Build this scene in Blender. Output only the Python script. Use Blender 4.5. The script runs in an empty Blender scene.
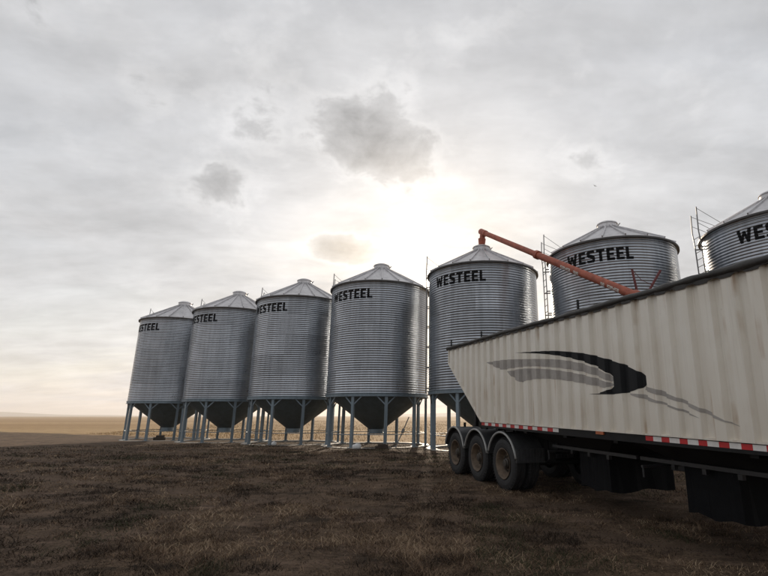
import bpy, math, random
import numpy as np
from mathutils import Vector, Matrix
random.seed(7)
rng = np.random.default_rng(11)
R_ = math.radians
scene = bpy.context.scene
COL = scene.collection

# ------------------------------------------------------------------ camera
cam_d = bpy.data.cameras.new('camera')
cam_d.sensor_width = 36.0
cam_d.lens = 22.5
cam_d.shift_x = -0.0729
cam_d.clip_start = 0.05
cam_d.clip_end = 20000
cam = bpy.data.objects.new('camera', cam_d)
COL.objects.link(cam)
cam.location = (0, 0, 1.5)
cam.rotation_euler = (R_(90 + 14.93), 0, 0)
scene.camera = cam

# ------------------------------------------------------------------ light
SUN_AZ, SUN_EL = R_(-1.49), R_(15.76)
SUN = Vector((math.sin(SUN_AZ) * math.cos(SUN_EL), math.cos(SUN_AZ) * math.cos(SUN_EL), math.sin(SUN_EL)))
sd = bpy.data.lights.new('sun', 'SUN')
sd.energy = 4.0
sd.angle = R_(1.6)
sd.color = (1.0, 0.83, 0.64)
so = bpy.data.objects.new('sun', sd)
COL.objects.link(so)
so.rotation_euler = (-SUN).to_track_quat('-Z', 'Y').to_euler()
so.location = (0, 60, 40)

scene.view_settings.view_transform = 'Standard'
scene.view_settings.look = 'None'
scene.view_settings.gamma = 1
scene.view_settings.exposure = 0.16
scene.view_settings.use_curve_mapping = False


class NT:
    """small node-tree helper"""
    def __init__(self, tree):
        self.t = tree
        self.n = tree.nodes
        self.l = tree.links

    def node(self, kind, **kw):
        nd = self.n.new(kind)
        for k, v in kw.items():
            setattr(nd, k, v)
        return nd

    def put(self, sock, v):
        if isinstance(v, bpy.types.NodeSocket):
            self.l.new(v, sock)
        elif v is not None:
            sock.default_value = v

    def math(self, op, a, b=None, c=None, clamp=False):
        nd = self.node('ShaderNodeMath', operation=op, use_clamp=clamp)
        for i, v in enumerate((a, b, c)):
            if v is not None:
                self.put(nd.inputs[i], v)
        return nd.outputs[0]

    def vec(self, op, a, b=None, scale=None):
        nd = self.node('ShaderNodeVectorMath', operation=op)
        self.put(nd.inputs[0], a)
        if b is not None:
            self.put(nd.inputs[1], b)
        if scale is not None:
            self.put(nd.inputs['Scale'], scale)
        return nd.outputs['Value'] if op in ('DOT_PRODUCT', 'LENGTH', 'DISTANCE') else nd.outputs['Vector']

    def noise(self, vector, scale, detail=4, rough=0.55, dist=0.0):
        nd = self.node('ShaderNodeTexNoise')
        if vector is not None:
            self.put(nd.inputs['Vector'], vector)
        nd.inputs['Scale'].default_value = scale
        nd.inputs['Detail'].default_value = detail
        nd.inputs['Roughness'].default_value = rough
        nd.inputs['Distortion'].default_value = dist
        return nd.outputs['Fac']

    def mapr(self, v, a, b, c=0.0, d=1.0, smooth=False):
        nd = self.node('ShaderNodeMapRange')
        if smooth:
            nd.interpolation_type = 'SMOOTHSTEP'
        self.put(nd.inputs[0], v)
        for i, x in enumerate((a, b, c, d)):
            self.put(nd.inputs[1 + i], x)
        return nd.outputs[0]

    def mix(self, f, a, b, blend='MIX'):
        nd = self.node('ShaderNodeMix', data_type='RGBA', blend_type=blend)
        self.put(nd.inputs[0], f)
        self.put(nd.inputs[6], a)
        self.put(nd.inputs[7], b)
        return nd.outputs[2]

    def ramp(self, v, stops):
        nd = self.node('ShaderNodeValToRGB')
        self.put(nd.inputs[0], v)
        els = nd.color_ramp.elements
        while len(els) < len(stops):
            els.new(0.5)
        for e, (p, c) in zip(els, stops):
            e.position = p
            e.color = (c[0], c[1], c[2], 1)
        return nd.outputs[0]

    def sep(self, v):
        nd = self.node('ShaderNodeSeparateXYZ')
        self.put(nd.inputs[0], v)
        return nd.outputs

    def comb(self, x, y, z):
        nd = self.node('ShaderNodeCombineXYZ')
        for i, v in enumerate((x, y, z)):
            self.put(nd.inputs[i], v)
        return nd.outputs[0]


# ------------------------------------------------------------------ sky
world = bpy.data.worlds.new('World')
scene.world = world
world.use_nodes = True
w = NT(world.node_tree)
w.n.clear()
out = w.node('ShaderNodeOutputWorld')
bg = w.node('ShaderNodeBackground')
bg.inputs['Strength'].default_value = 0.1
w.l.new(bg.outputs[0], out.inputs[0])
sky = w.node('ShaderNodeTexSky')
sky.sky_type = 'NISHITA'
sky.sun_disc = False
sky.sun_elevation = SUN_EL
sky.sun_rotation = SUN_AZ
sky.altitude = 600
sky.air_density = 1.2
sky.dust_density = 2.5
geo = w.node('ShaderNodeTexCoord')
D = w.vec('NORMALIZE', geo.outputs['Generated'])
dx, dy, dz = w.sep(D)
up = w.math('MAXIMUM', dz, 0.0)
den = w.math('ADD', up, 0.16)
uv = w.comb(w.math('DIVIDE', dx, den), w.math('DIVIDE', dy, den), 0.0)
c = w.math('MAXIMUM', w.vec('DOT_PRODUCT', D, tuple(SUN)), 0.0)
# layered cloud sheet
n_big = w.noise(w.vec('MULTIPLY', uv, (0.55, 1.0, 1.0)), 1.05, 9, 0.58, 0.35)
n_mid = w.noise(w.vec('ADD', w.vec('MULTIPLY', uv, (0.9, 1.5, 1.0)), (7.3, 2.1, 0)), 2.6, 9, 0.6, 0.2)
n_fine = w.noise(w.vec('ADD', D, (3.1, 0.7, 1.9)), 16.0, 8, 0.62, 0.15)
sheet = w.math('ADD', w.mapr(n_big, 0.32, 0.70, -0.16, 0.16), w.mapr(n_mid, 0.3, 0.7, -0.17, 0.17))
base = w.math('MULTIPLY', 1.0, w.math('ADD', 1.0, sheet))
# forward-scattered brightness of thin cloud towards the sun
glow_wide = w.math('MULTIPLY', w.math('POWER', c, 6.0), 0.13)
glow_mid = w.math('MULTIPLY', w.math('POWER', c, 30.0), 0.11)
glow_near = w.math('MULTIPLY', w.math('POWER', c, 1200.0), 0.40)
glow_core = (w.math('ADD', w.math('MULTIPLY', w.math('POWER', c, 5000.0), 3.0), w.math('MULTIPLY', w.math('POWER', c, 50000.0), 40.0)))
cool = w.vec('SCALE', (0.575, 0.577, 0.588), scale=base)
warm1 = w.vec('SCALE', (1.0, 0.935, 0.855), scale=w.math('MULTIPLY', w.math('ADD', glow_wide, glow_mid), w.math('ADD', 1.0, w.math('MULTIPLY', sheet, 1.2))))
warm2 = w.vec('SCALE', (1.0, 0.90, 0.76), scale=w.math('ADD', glow_near, glow_core))
hz = w.math('POWER', w.math('SUBTRACT', 1.0, up), 7.0)
haze_c = w.vec('SCALE', (0.25, 0.195, 0.16), scale=w.math('MULTIPLY', hz, w.math('ADD', 0.6, w.math('MULTIPLY', c, 0.4))))
cl = w.vec('ADD', w.vec('ADD', cool, warm1), w.vec('ADD', warm2, haze_c))


def bump(d0, rx, rz, amp):
    """soft swelling of the cloud density round direction d0, half-sizes in radians"""
    d0 = Vector(d0).normalized()
    side = d0.cross(Vector((0, 0, 1))).normalized()
    upv = side.cross(d0).normalized()
    a = w.math('DIVIDE', w.vec('DOT_PRODUCT', D, tuple(side)), rx)
    b = w.math('DIVIDE', w.vec('DOT_PRODUCT', D, tuple(upv)), rz)
    r = w.math('SQRT', w.math('ADD', w.math('MULTIPLY', a, a), w.math('MULTIPLY', b, b)))
    front = w.mapr(w.vec('DOT_PRODUCT', D, tuple(d0)), 0.5, 0.75)
    return w.math('MULTIPLY', w.mapr(r, 1.6, 0.0, 0, 1, True), w.math('MULTIPLY', front, amp))


warp = w.vec('SCALE', w.vec('SUBTRACT', w.node('ShaderNodeTexNoise').outputs['Color'], (0.5, 0.5, 0.5)), scale=0.05)
wn = [n_ for n_ in w.n if n_.bl_idname == 'ShaderNodeTexNoise'][-1]
w.put(wn.inputs['Vector'], D)
wn.inputs['Scale'].default_value = 9.0
Dw = w.vec('ADD', D, warp)
n_cu = w.noise(w.vec('MULTIPLY', Dw, (1.0, 1.0, 1.5)), 6.5, 11, 0.60, 0.1)
cu = w.math('ADD', w.math('MULTIPLY', n_cu, 1.15), -0.135)
for args in (((-0.118, 0.835, 0.537), 0.12, 0.09, 0.36), ((-0.20, 0.80, 0.565), 0.08, 0.05, 0.15), ((-0.311, 0.798, 0.517), 0.085, 0.05, 0.21),
             ((-0.446, 0.80, 0.405), 0.10, 0.06, 0.155), ((-0.19, 0.925, 0.327), 0.085, 0.034, 0.60), ((-0.24, 0.82, 0.51), 0.36, 0.19, 0.08),
             ((0.02, 0.87, 0.47), 0.22, 0.10, 0.05)):
    cu = w.math('ADD', cu, bump(*args))
lit = w.math('MULTIPLY', w.mapr(cu, 0.48, 0.66, 0, 1, True), 0.10)
dark = w.math('ADD', w.math('MULTIPLY', w.mapr(cu, 0.615, 0.73, 0, 1, True), 0.20), w.math('MULTIPLY', w.mapr(cu, 0.68, 1.0, 0, 1), 0.38))
cl = w.vec('ADD', cl, w.vec('SCALE', (1.0, 0.955, 0.90), scale=w.math('MULTIPLY', lit, w.math('ADD', 0.15, w.math('POWER', c, 3.0)))))
texture = w.mapr(n_fine, 0.3, 0.7, 0.965, 1.035)
cl = w.vec('SCALE', cl, scale=w.math('MULTIPLY', texture, w.math('SUBTRACT', 1.0, dark)))
cl10 = w.vec('SCALE', cl, scale=10.0)
cover = w.mapr(n_big, 0.38, 0.62, 0.97, 0.76)
final = w.mix(cover, sky.outputs[0], cl10)
w.l.new(final, bg.inputs['Color'])


# ------------------------------------------------------------------ materials
def new_mat(name):
    m = bpy.data.materials.new(name)
    m.use_nodes = True
    t = NT(m.node_tree)
    b = t.n['Principled BSDF']
    return m, t, b


def simple(name, col, rough=0.6, metal=0.0, vary=0.12, scale=9.0, bump=0.0, spec=0.5):
    m, t, b = new_mat(name)
    tc = t.node('ShaderNodeTexCoord').outputs['Object']
    n = t.noise(tc, scale, 5, 0.6)
    lo = tuple(x * (1 - vary) for x in col) + (1,)
    hi = tuple(min(1, x * (1 + vary)) for x in col) + (1,)
    t.put(b.inputs['Base Color'], t.mix(t.mapr(n, 0.3, 0.7), lo, hi))
    b.inputs['Roughness'].default_value = rough
    b.inputs['Metallic'].default_value = metal
    b.inputs['Specular IOR Level'].default_value = spec
    if bump:
        bp = t.node('ShaderNodeBump')
        bp.inputs['Strength'].default_value = bump
        bp.inputs['Distance'].default_value = 0.01
        t.put(bp.inputs['Height'], t.noise(tc, scale * 4, 4))
        t.put(b.inputs['Normal'], bp.outputs[0])
    return m


def galvanised(name, col, rough, metal, spread):
    m, t, b = new_mat(name)
    oi = t.node('ShaderNodeObjectInfo')
    tc = t.node('ShaderNodeTexCoord').outputs['Object']
    gpos = t.node('ShaderNodeNewGeometry').outputs['Position']
    rnd = t.math('MULTIPLY_ADD', oi.outputs['Random'], spread, 1.0 - spread / 2)
    shift = t.comb(t.math('MULTIPLY', oi.outputs['Random'], 37.0), 0, 0)
    p = t.vec('ADD', tc, shift)
    blot = t.mapr(t.noise(p, 1.3, 4, 0.5), 0.3, 0.7, 0.90, 1.09)
    drip = t.mapr(t.noise(t.vec('MULTIPLY', gpos, (5.0, 5.0, 0.3)), 1.0, 3, 0.5), 0.42, 0.72, 1.0, 0.80)
    k = t.math('MULTIPLY', t.math('MULTIPLY', rnd, blot), drip)
    t.put(b.inputs['Base Color'], t.vec('SCALE', col, scale=k))
    b.inputs['Metallic'].default_value = metal
    t.put(b.inputs['Roughness'], t.math('MULTIPLY', t.mapr(t.noise(p, 2.0, 3), 0.3, 0.7, 0.9, 1.12), rough))
    return m


M = {}
M['galv'] = galvanised('galvanised_wall_steel', (0.415, 0.443, 0.482), 0.30, 0.96, 0.26)
M['roof'] = galvanised('galvanised_roof_steel', (0.60, 0.59, 0.60), 0.45, 0.7, 0.10)
M['leg'] = galvanised('blue_grey_leg_steel', (0.19, 0.24, 0.28), 0.45, 0.35, 0.12)
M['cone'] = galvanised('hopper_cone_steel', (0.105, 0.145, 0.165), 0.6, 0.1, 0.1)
M['ringm'] = galvanised('base_ring_steel', (0.36, 0.35, 0.33), 0.7, 0.1, 0.1)
M['ladder'] = simple('ladder_steel', (0.22, 0.22, 0.22), 0.5, 0.6)
M['rim_eave'] = simple('eave_trim', (0.075, 0.072, 0.07), 0.55, 0.3)
M['letter'] = simple('black_sign_paint', (0.008, 0.008, 0.009), 0.8, spec=0.15)
M['auger'] = simple('orange_red_auger_paint', (0.34, 0.085, 0.045), 0.55, 0.0, 0.3, 5)
M['auger_dark'] = simple('dark_red_strut_paint', (0.13, 0.02, 0.02), 0.5, 0.0, 0.2)
M['decal_white'] = simple('worn_white_decal', (0.62, 0.58, 0.54), 0.6, 0, 0.35, 30)
M['tarp'] = simple('dark_tarpaulin', (0.028, 0.026, 0.024), 0.55, 0, 0.35, 6, 0.5)
M['frame'] = simple('trailer_frame_black', (0.009, 0.009, 0.010), 0.55, 0, 0.3, 6, spec=0.25)
M['hopper'] = simple('hopper_underside', (0.012, 0.012, 0.013), 0.65, 0, 0.4, 3, spec=0.25)
M['chute'] = simple('black_rubber_chute', (0.0045, 0.005, 0.0065), 0.7, 0, 0.2, spec=0.15)
M['steel_rail'] = simple('worn_steel_rail', (0.045, 0.045, 0.048), 0.45, 0.5)
M['rubber'] = simple('tyre_rubber', (0.016, 0.016, 0.017), 0.75, 0, 0.3, 14, 0.4)
M['rimp'] = simple('dusty_tan_wheel_rim', (0.115, 0.082, 0.055), 0.65, 0.1, 0.5, 9)
M['hubm'] = simple('hub_steel', (0.05, 0.042, 0.035), 0.5, 0.4, 0.3)
M['fender'] = simple('grey_black_fender', (0.055, 0.057, 0.06), 0.42, 0.1, 0.2)
M['lip'] = simple('pale_fender_edge', (0.32, 0.32, 0.31), 0.5, 0.2, 0.2)
M['red'] = simple('red_reflective_tape', (0.50, 0.018, 0.022), 0.35, 0, 0.15)
M['whitetape'] = simple('white_reflective_tape', (0.72, 0.70, 0.68), 0.35, 0, 0.12)
M['orange'] = simple('amber_marker_lens', (0.42, 0.12, 0.045), 0.35, 0, 0.15)
M['swoosh_black'] = simple('black_vinyl', (0.008, 0.009, 0.011), 0.6, 0, 0.2, spec=0.25)
M['swoosh_grey'] = simple('grey_vinyl', (0.36, 0.335, 0.31), 0.5, 0, 0.12)
M['white_plastic'] = simple('white_plastic', (0.72, 0.72, 0.72), 0.5, 0, 0.1)
M['dark_block'] = simple('weathered_dark_wood', (0.05, 0.035, 0.025), 0.8, 0, 0.3)


def trailer_paint():
    m, t, b = new_mat('weathered_white_trailer_paint')
    tc = t.node('ShaderNodeTexCoord').outputs['Object']
    x, y, z = t.sep(tc)
    grime = t.mapr(t.noise(tc, 1.1, 7, 0.62), 0.3, 0.72, 0, 1)
    col = t.mix(grime, (0.85, 0.82, 0.75, 1), (0.75, 0.70, 0.61, 1))
    # road film that lies thicker on the lower half
    low = t.mapr(t.math('ADD', z, t.mapr(t.noise(t.vec('MULTIPLY', tc, (3.0, 1, 0.8)), 1.0, 5), 0.3, 0.7, -0.5, 0.5)), 1.35, 2.7, 0.5, 0.0)
    col = t.mix(low, col, (0.64, 0.575, 0.485, 1))
    # rain streaks
    st = t.noise(t.vec('MULTIPLY', tc, (16.0, 1.0, 0.55)), 1.0, 5, 0.6, 0.1)
    col = t.mix(t.mapr(st, 0.55, 0.72, 0, 0.25), col, (0.40, 0.34, 0.26, 1))
    st2 = t.noise(t.vec('ADD', t.vec('MULTIPLY', tc, (26.0, 1.0, 0.9)), (9, 0, 3)), 1.0, 4, 0.6)
    col = t.mix(t.mapr(st2, 0.56, 0.74, 0, 0.35), col, (0.82, 0.81, 0.78, 1))
    # rust runs, a few of them, starting from spots
    rn = t.noise(t.vec('ADD', t.vec('MULTIPLY', tc, (9.0, 1.0, 0.35)), (2, 0, 8)), 1.0, 3, 0.5)
    patch = t.mapr(t.noise(tc, 1.7, 3), 0.45, 0.62)
    col = t.mix(t.math('MULTIPLY', t.mapr(rn, 0.56, 0.68, 0, 0.65), patch), col, (0.36, 0.205, 0.085, 1))
    sp = t.noise(tc, 34.0, 3, 0.5)
    col = t.mix(t.mapr(sp, 0.73, 0.78, 0, 0.8), col, (0.14, 0.10, 0.07, 1))
    t.put(b.inputs['Base Color'], col)
    b.inputs['Roughness'].default_value = 0.5
    bp = t.node('ShaderNodeBump')
    bp.inputs['Strength'].default_value = 0.25
    bp.inputs['Distance'].default_value = 0.02
    t.put(bp.inputs['Height'], t.noise(tc, 3.0, 4))
    t.put(b.inputs['Normal'], bp.outputs[0])
    return m


M['trailer'] = trailer_paint()


def ground_mat():
    m, t, b = new_mat('dry_yard_and_field')
    p = t.node('ShaderNodeNewGeometry').outputs['Position']
    x, y, z = t.sep(p)
    n1 = t.noise(p, 0.55, 6, 0.6, 0.3)
    n2 = t.noise(t.vec('MULTIPLY', p, (1.0, 1.6, 1.0)), 4.2, 7, 0.7)
    n3 = t.noise(p, 17.0, 6, 0.7)
    n4 = t.noise(p, 70.0, 3, 0.7)
    soil = t.mix(t.mapr(n2, 0.36, 0.66), (0.036, 0.024, 0.017, 1), (0.185, 0.127, 0.091, 1))
    straw = t.mix(t.mapr(n3, 0.3, 0.7), (0.052, 0.035, 0.024, 1), (0.22, 0.152, 0.10, 1))
    yard = t.mix(t.mapr(n1, 0.38, 0.62), soil, straw)
    yard = t.mix(t.mapr(n4, 0.5, 0.72, 0, 0.75), yard, (0.17, 0.122, 0.083, 1))
    n5 = t.noise(p, 31.0, 5, 0.7)
    yard = t.mix(t.mapr(n5, 0.48, 0.35, 0, 0.8), yard, (0.014, 0.009, 0.007, 1))
    dk = t.noise(t.vec('MULTIPLY', p, (0.7, 1.5, 1.0)), 1.0, 6, 0.62, 0.4)
    yard = t.mix(t.mapr(dk, 0.52, 0.64, 0, 0.72), yard, (0.022, 0.017, 0.012, 1))
    lt = t.noise(t.vec('ADD', t.vec('MULTIPLY', p, (0.8, 1.9, 1.0)), (11, 4, 0)), 1.0, 6, 0.65, 0.3)
    yard = t.mix(t.mapr(lt, 0.54, 0.66, 0, 0.6), yard, (0.23, 0.16, 0.117, 1))
    # packed soil in the old wheel tracks
    qq = t.math('ADD', t.math('MULTIPLY', x, 0.485), t.math('MULTIPLY', y, 0.875))
    ll = t.math('SUBTRACT', t.math('MULTIPLY', x, 0.875), t.math('MULTIPLY', y, 0.485))
    trk = None
    for q0, k, ph in ((14.6, 0.16, 0.0), (12.75, 0.16, 0.0), (8.6, 0.21, 1.7), (6.8, 0.21, 1.7)):
        off = t.math('MULTIPLY', t.math('SINE', t.math('MULTIPLY_ADD', ll, k, ph)), 0.55)
        dd = t.math('ABSOLUTE', t.math('SUBTRACT', t.math('SUBTRACT', qq, q0), off))
        mk = t.mapr(t.math('ADD', dd, t.mapr(n2, 0.3, 0.7, -0.12, 0.12)), 0.34, 0.12, 0, 1, True)
        trk = mk if trk is None else t.math('MAXIMUM', trk, mk)
    yard = t.mix(t.math('MULTIPLY', trk, 0.4), yard, (0.14, 0.10, 0.074, 1))
    # the cropped field beyond the row of bins
    band = t.noise(t.vec('MULTIPLY', p, (0.004, 0.03, 1)), 1.0, 4, 0.5)
    f1 = t.mix(t.mapr(band, 0.35, 0.65), (0.30, 0.19, 0.09, 1), (0.50, 0.36, 0.20, 1))
    f2 = t.mix(t.mapr(t.noise(p, 0.9, 5, 0.7), 0.35, 0.7), f1, (0.24, 0.155, 0.08, 1))
    # edge of the yard runs along the back of the row
    along = t.math('ADD', t.math('MULTIPLY', x, 0.485), t.math('MULTIPLY', y, 0.875))
    edge = t.mapr(t.math('ADD', along, t.mapr(n1, 0.3, 0.7, -1.5, 1.5)), 24.6, 27.0, 0, 1, True)
    col = t.mix(edge, yard, f2)
    t.put(b.inputs['Base Color'], col)
    b.inputs['Roughness'].default_value = 0.95
    b.inputs['Specular IOR Level'].default_value = 0.1
    bp = t.node('ShaderNodeBump')
    bp.inputs['Strength'].default_value = 0.8
    bp.inputs['Distance'].default_value = 0.05
    t.put(bp.inputs['Height'], t.math('ADD', n3, t.math('MULTIPLY', n4, 0.4)))
    t.put(b.inputs['Normal'], bp.outputs[0])
    return m


M['ground'] = ground_mat()


def grass_mat():
    m, t, b = new_mat('dead_grass_blades')
    a = t.node('ShaderNodeAttribute')
    a.attribute_name = 'tint'
    col = t.ramp(a.outputs['Fac'], [(0.0, (0.022, 0.015, 0.010)), (0.35, (0.095, 0.062, 0.040)), (0.62, (0.225, 0.150, 0.096)),
                                    (0.84, (0.40, 0.30, 0.20)), (0.86, (0.028, 0.030, 0.014)), (1.0, (0.05, 0.052, 0.024))])
    t.put(b.inputs['Base Color'], col)
    b.inputs['Roughness'].default_value = 0.8
    b.inputs['Specular IOR Level'].default_value = 0.2
    return m


M['grass'] = grass_mat()


def stubble_mat():
    m, t, b = new_mat('golden_stubble')
    a = t.node('ShaderNodeAttribute')
    a.attribute_name = 'tint'
    t.put(b.inputs['Base Color'], t.ramp(a.outputs['Fac'], [(0.0, (0.20, 0.12, 0.055)), (0.5, (0.40, 0.27, 0.13)), (1.0, (0.62, 0.47, 0.28))]))
    b.inputs['Roughness'].default_value = 0.8
    return m


M['stubble'] = stubble_mat()


# ------------------------------------------------------------------ mesh helpers
class MB:
    def __init__(self):
        self.v = []
        self.f = []

    def add(self, vs, fs):
        o = len(self.v)
        self.v.extend([tuple(p) for p in vs])
        self.f.extend([tuple(i + o for i in q) for q in fs])
        return self

    def box(self, a, b):
        x0, y0, z0 = a
        x1, y1, z1 = b
        return self.add([(x0, y0, z0), (x1, y0, z0), (x1, y1, z0), (x0, y1, z0), (x0, y0, z1), (x1, y0, z1), (x1, y1, z1), (x0, y1, z1)],
                        [(0, 3, 2, 1), (4, 5, 6, 7), (0, 1, 5, 4), (1, 2, 6, 5), (2, 3, 7, 6), (3, 0, 4, 7)])

    def bar(self, p, q, w_, h_=None, ref=(0, 0, 1)):
        """rectangular bar from p to q"""
        h_ = h_ or w_
        p, q = Vector(p), Vector(q)
        d = (q - p).normalized()
        r = Vector(ref)
        if abs(d.dot(r)) > 0.95:
            r = Vector((1, 0, 0))
        s = d.cross(r).normalized() * (w_ / 2)
        u = s.cross(d).normalized() * (h_ / 2)
        vs = [p - s - u, p + s - u, p + s + u, p - s + u, q - s - u, q + s - u, q + s + u, q - s + u]
        return self.add(vs, [(3, 2, 1, 0), (4, 5, 6, 7), (0, 1, 5, 4), (1, 2, 6, 5), (2, 3, 7, 6), (3, 0, 4, 7)])

    def tube(self, pts, r, n=8, cap=True):
        pts = [Vector(p) for p in pts]
        rs = r if isinstance(r, (list, tuple)) else [r] * len(pts)
        o = len(self.v)
        up0 = Vector((0, 0, 1))
        for i, p in enumerate(pts):
            d = (pts[min(i + 1, len(pts) - 1)] - pts[max(i - 1, 0)]).normalized()
            ref = up0 if abs(d.dot(up0)) < 0.95 else Vector((1, 0, 0))
            s = d.cross(ref).normalized()
            u = s.cross(d)
            for k in range(n):
                a = 2 * math.pi * k / n
                self.v.append(tuple(p + (s * math.cos(a) + u * math.sin(a)) * rs[i]))
        for i in range(len(pts) - 1):
            for k in range(n):
                a = o + i * n + k
                b = o + i * n + (k + 1) % n
                self.f.append((a, b, b + n, a + n))
        if cap:
            self.f.append(tuple(o + k for k in reversed(range(n))))
            e = o + (len(pts) - 1) * n
            self.f.append(tuple(e + k for k in range(n)))
        return self

    def lathe(self, prof, n=32, axis='z', centre=(0, 0, 0), a0=0.0, a1=2 * math.pi):
        """prof: list of (radius, height)"""
        o = len(self.v)
        full = abs(a1 - a0 - 2 * math.pi) < 1e-6
        cols = n if full else n + 1
        for k in range(cols):
            a = a0 + (a1 - a0) * k / n
            ca, sa = math.cos(a), math.sin(a)
            for r, h in prof:
                if axis == 'z':
                    p = (r * ca, r * sa, h)
                else:
                    p = (r * ca, h, r * sa)
                self.v.append((p[0] + centre[0], p[1] + centre[1], p[2] + centre[2]))
        m = len(prof)
        for k in range(n):
            k2 = (k + 1) % cols
            for j in range(m - 1):
                q = (o + k * m + j, o + k2 * m + j, o + k2 * m + j + 1, o + k * m + j + 1)
                self.f.append(q if axis == 'z' else tuple(reversed(q)))
        return self

    def mesh(self, name, mat, smooth=False):
        me = bpy.data.meshes.new(name)
        me.from_pydata(self.v, [], self.f)
        if mat is not None:
            me.materials.append(mat)
        if smooth:
            me.polygons.foreach_set('use_smooth', [True] * len(me.polygons))
        me.update()
        return me

    def build(self, name, mat, parent=None, smooth=False):
        return link(name, self.mesh(name, mat, smooth), parent)


def link(name, me, parent=None, loc=None, rot=None, scale=None):
    o = bpy.data.objects.new(name, me)
    COL.objects.link(o)
    if parent is not None:
        o.parent = parent
    if loc is not None:
        o.location = loc
    if rot is not None:
        o.rotation_euler = rot
    if scale is not None:
        o.scale = scale
    return o


def empty(name, loc=(0, 0, 0), rot=(0, 0, 0)):
    o = bpy.data.objects.new(name, None)
    o.empty_display_size = 0.3
    COL.objects.link(o)
    o.location = loc
    o.rotation_euler = rot
    return o


def tag(o, label, cat, group=None):
    o['label'] = label
    o['category'] = cat
    if group:
        o['group'] = group
    return o


def auto_smooth(o, ang=35):
    me = o.data
    me.polygons.foreach_set('use_smooth', [True] * len(me.polygons))
    me.set_sharp_from_angle(angle=R_(ang))
    return o


# ------------------------------------------------------------------ ground
HY = [-4000, -5, 1.3, 10.65, 13.1, 15, 18.3, 22, 37.2, 60, 300, 6000]
HZ = [-0.25, -0.25, -0.2, 0.028, 0.087, 0.085, 0.044, 0.0, -0.18, -0.25, -0.3, -0.3]


def rut(x, y):
    """old wheel tracks through the yard, 1 in the middle of a track"""
    q = 0.485 * x + 0.875 * y
    lat = 0.875 * x - 0.485 * y
    m = np.zeros_like(q)
    for q0, k, ph in ((14.6, 0.16, 0.0), (12.75, 0.16, 0.0), (8.6, 0.21, 1.7), (6.8, 0.21, 1.7)):
        dd = np.abs(q - q0 - 0.55 * np.sin(lat * k + ph))
        m = np.maximum(m, np.clip(1.0 - dd / 0.30, 0, 1))
    return m * m * (3 - 2 * m)


def hgt(x, y):
    x = np.asarray(x, float)
    y = np.asarray(y, float)
    z = np.interp(y, HY, HZ)
    near = np.clip(1.6 - np.hypot(x, y) / 22, 0, 1)
    n = (np.sin(x * 1.7 + y * 0.6 + 0.4) * np.sin(y * 1.3 - x * 0.5) * 0.018 + np.sin(x * 4.1 - y * 2.2) * np.sin(y * 3.7 + x * 1.1 + 2) * 0.010
         + np.sin(x * 9.3 + 1.7 * y) * np.sin(8.1 * y - 2.3 * x) * 0.006)
    return z + n * near - 0.012 - 0.04 * rut(x, y)


def axis_pts(n, b, far):
    t = np.linspace(-1, 1, n)
    return far * np.sinh(b * t) / np.sinh(b)


gx = axis_pts(301, 8.0, 5000.0)
gy = axis_pts(361, 8.0, 5000.0) + 8.0
GX, GY = np.meshgrid(gx, gy)
GZ = hgt(GX, GY)
gv = np.stack([GX.ravel(), GY.ravel(), GZ.ravel()], 1)
nx, ny = len(gx), len(gy)
ii = (np.arange(ny - 1)[:, None] * nx + np.arange(nx - 1)[None, :]).ravel()
gf = np.stack([ii, ii + 1, ii + nx + 1, ii + nx], 1)


def np_mesh(name, v, f, mat, smooth=True):
    me = bpy.data.meshes.new(name)
    me.vertices.add(len(v))
    me.vertices.foreach_set('co', np.asarray(v, np.float32).ravel())
    k = f.shape[1]
    me.loops.add(f.size)
    me.loops.foreach_set('vertex_index', f.astype(np.int32).ravel())
    me.polygons.add(len(f))
    me.polygons.foreach_set('loop_start', np.arange(0, f.size, k, dtype=np.int32))
    me.polygons.foreach_set('use_smooth', np.full(len(f), smooth))
    me.materials.append(mat)
    me.update(calc_edges=True)
    return me


ground = link('ground', np_mesh('ground', gv, gf, M['ground']))
ground['kind'] = 'structure'

# low rolling rise on the horizon
hv, hf = [], []
NH = 160
for k in range(NH + 1):
    a = R_(-75) + R_(150) * k / NH
    crest = 9 + 9 * math.sin(a * 7.0 + 0.8) + 6 * math.sin(a * 17 + 2.1) + 2.5 * math.sin(a * 41 + 0.3)
    crest = max(crest, 0.5)
    for r_, z_ in ((2900, -0.6), (3300, crest * 0.55), (3600, crest), (4000, crest * 0.5), (4400, -0.6)):
        hv.append((r_ * math.sin(a), r_ * math.cos(a), z_))
for k in range(NH):
    for j in range(4):
        p = k * 5 + j
        hf.append((p, p + 5, p + 6, p + 1))
hme = bpy.data.meshes.new('hills')
hme.from_pydata(hv, [], hf)
hme.materials.append(simple('far_hill_pasture', (0.20, 0.16, 0.10), 0.95, 0, 0.25, 0.004))
hme.polygons.foreach_set('use_smooth', [True] * len(hf))
link('hills', hme)['kind'] = 'structure'

# ------------------------------------------------------------------ grain bins
BR, BL, BE = 2.82, 2.71, 8.74          # radius, height of the wall's foot, eave height
TIERS, SHEETS, PANELS, LEGS = 5, 7, 20, 10
TH = (BE - BL) / TIERS
NCOR = 10
CORR = TH / NCOR
AMP = 0.0112


def corr_r(z):
    return BR + AMP * math.cos(2 * math.pi * (z - BL) / CORR)


def sheet_mesh():
    mb = MB()
    na, nz = 10, NCOR * 8
    span = 2 * math.pi / SHEETS
    for k in range(na + 1):
        a = span * k / na
        for j in range(nz + 1):
            z = TH * j / nz
            r = BR + AMP * math.cos(2 * math.pi * z / CORR)
            mb.v.append((r * math.cos(a), r * math.sin(a), z))
    m = nz + 1
    for k in range(na):
        for j in range(nz):
            mb.f.append((k * m + j, (k + 1) * m + j, (k + 1) * m + j + 1, k * m + j + 1))
    return mb.mesh('wall_sheet', M['galv'], True)


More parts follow.
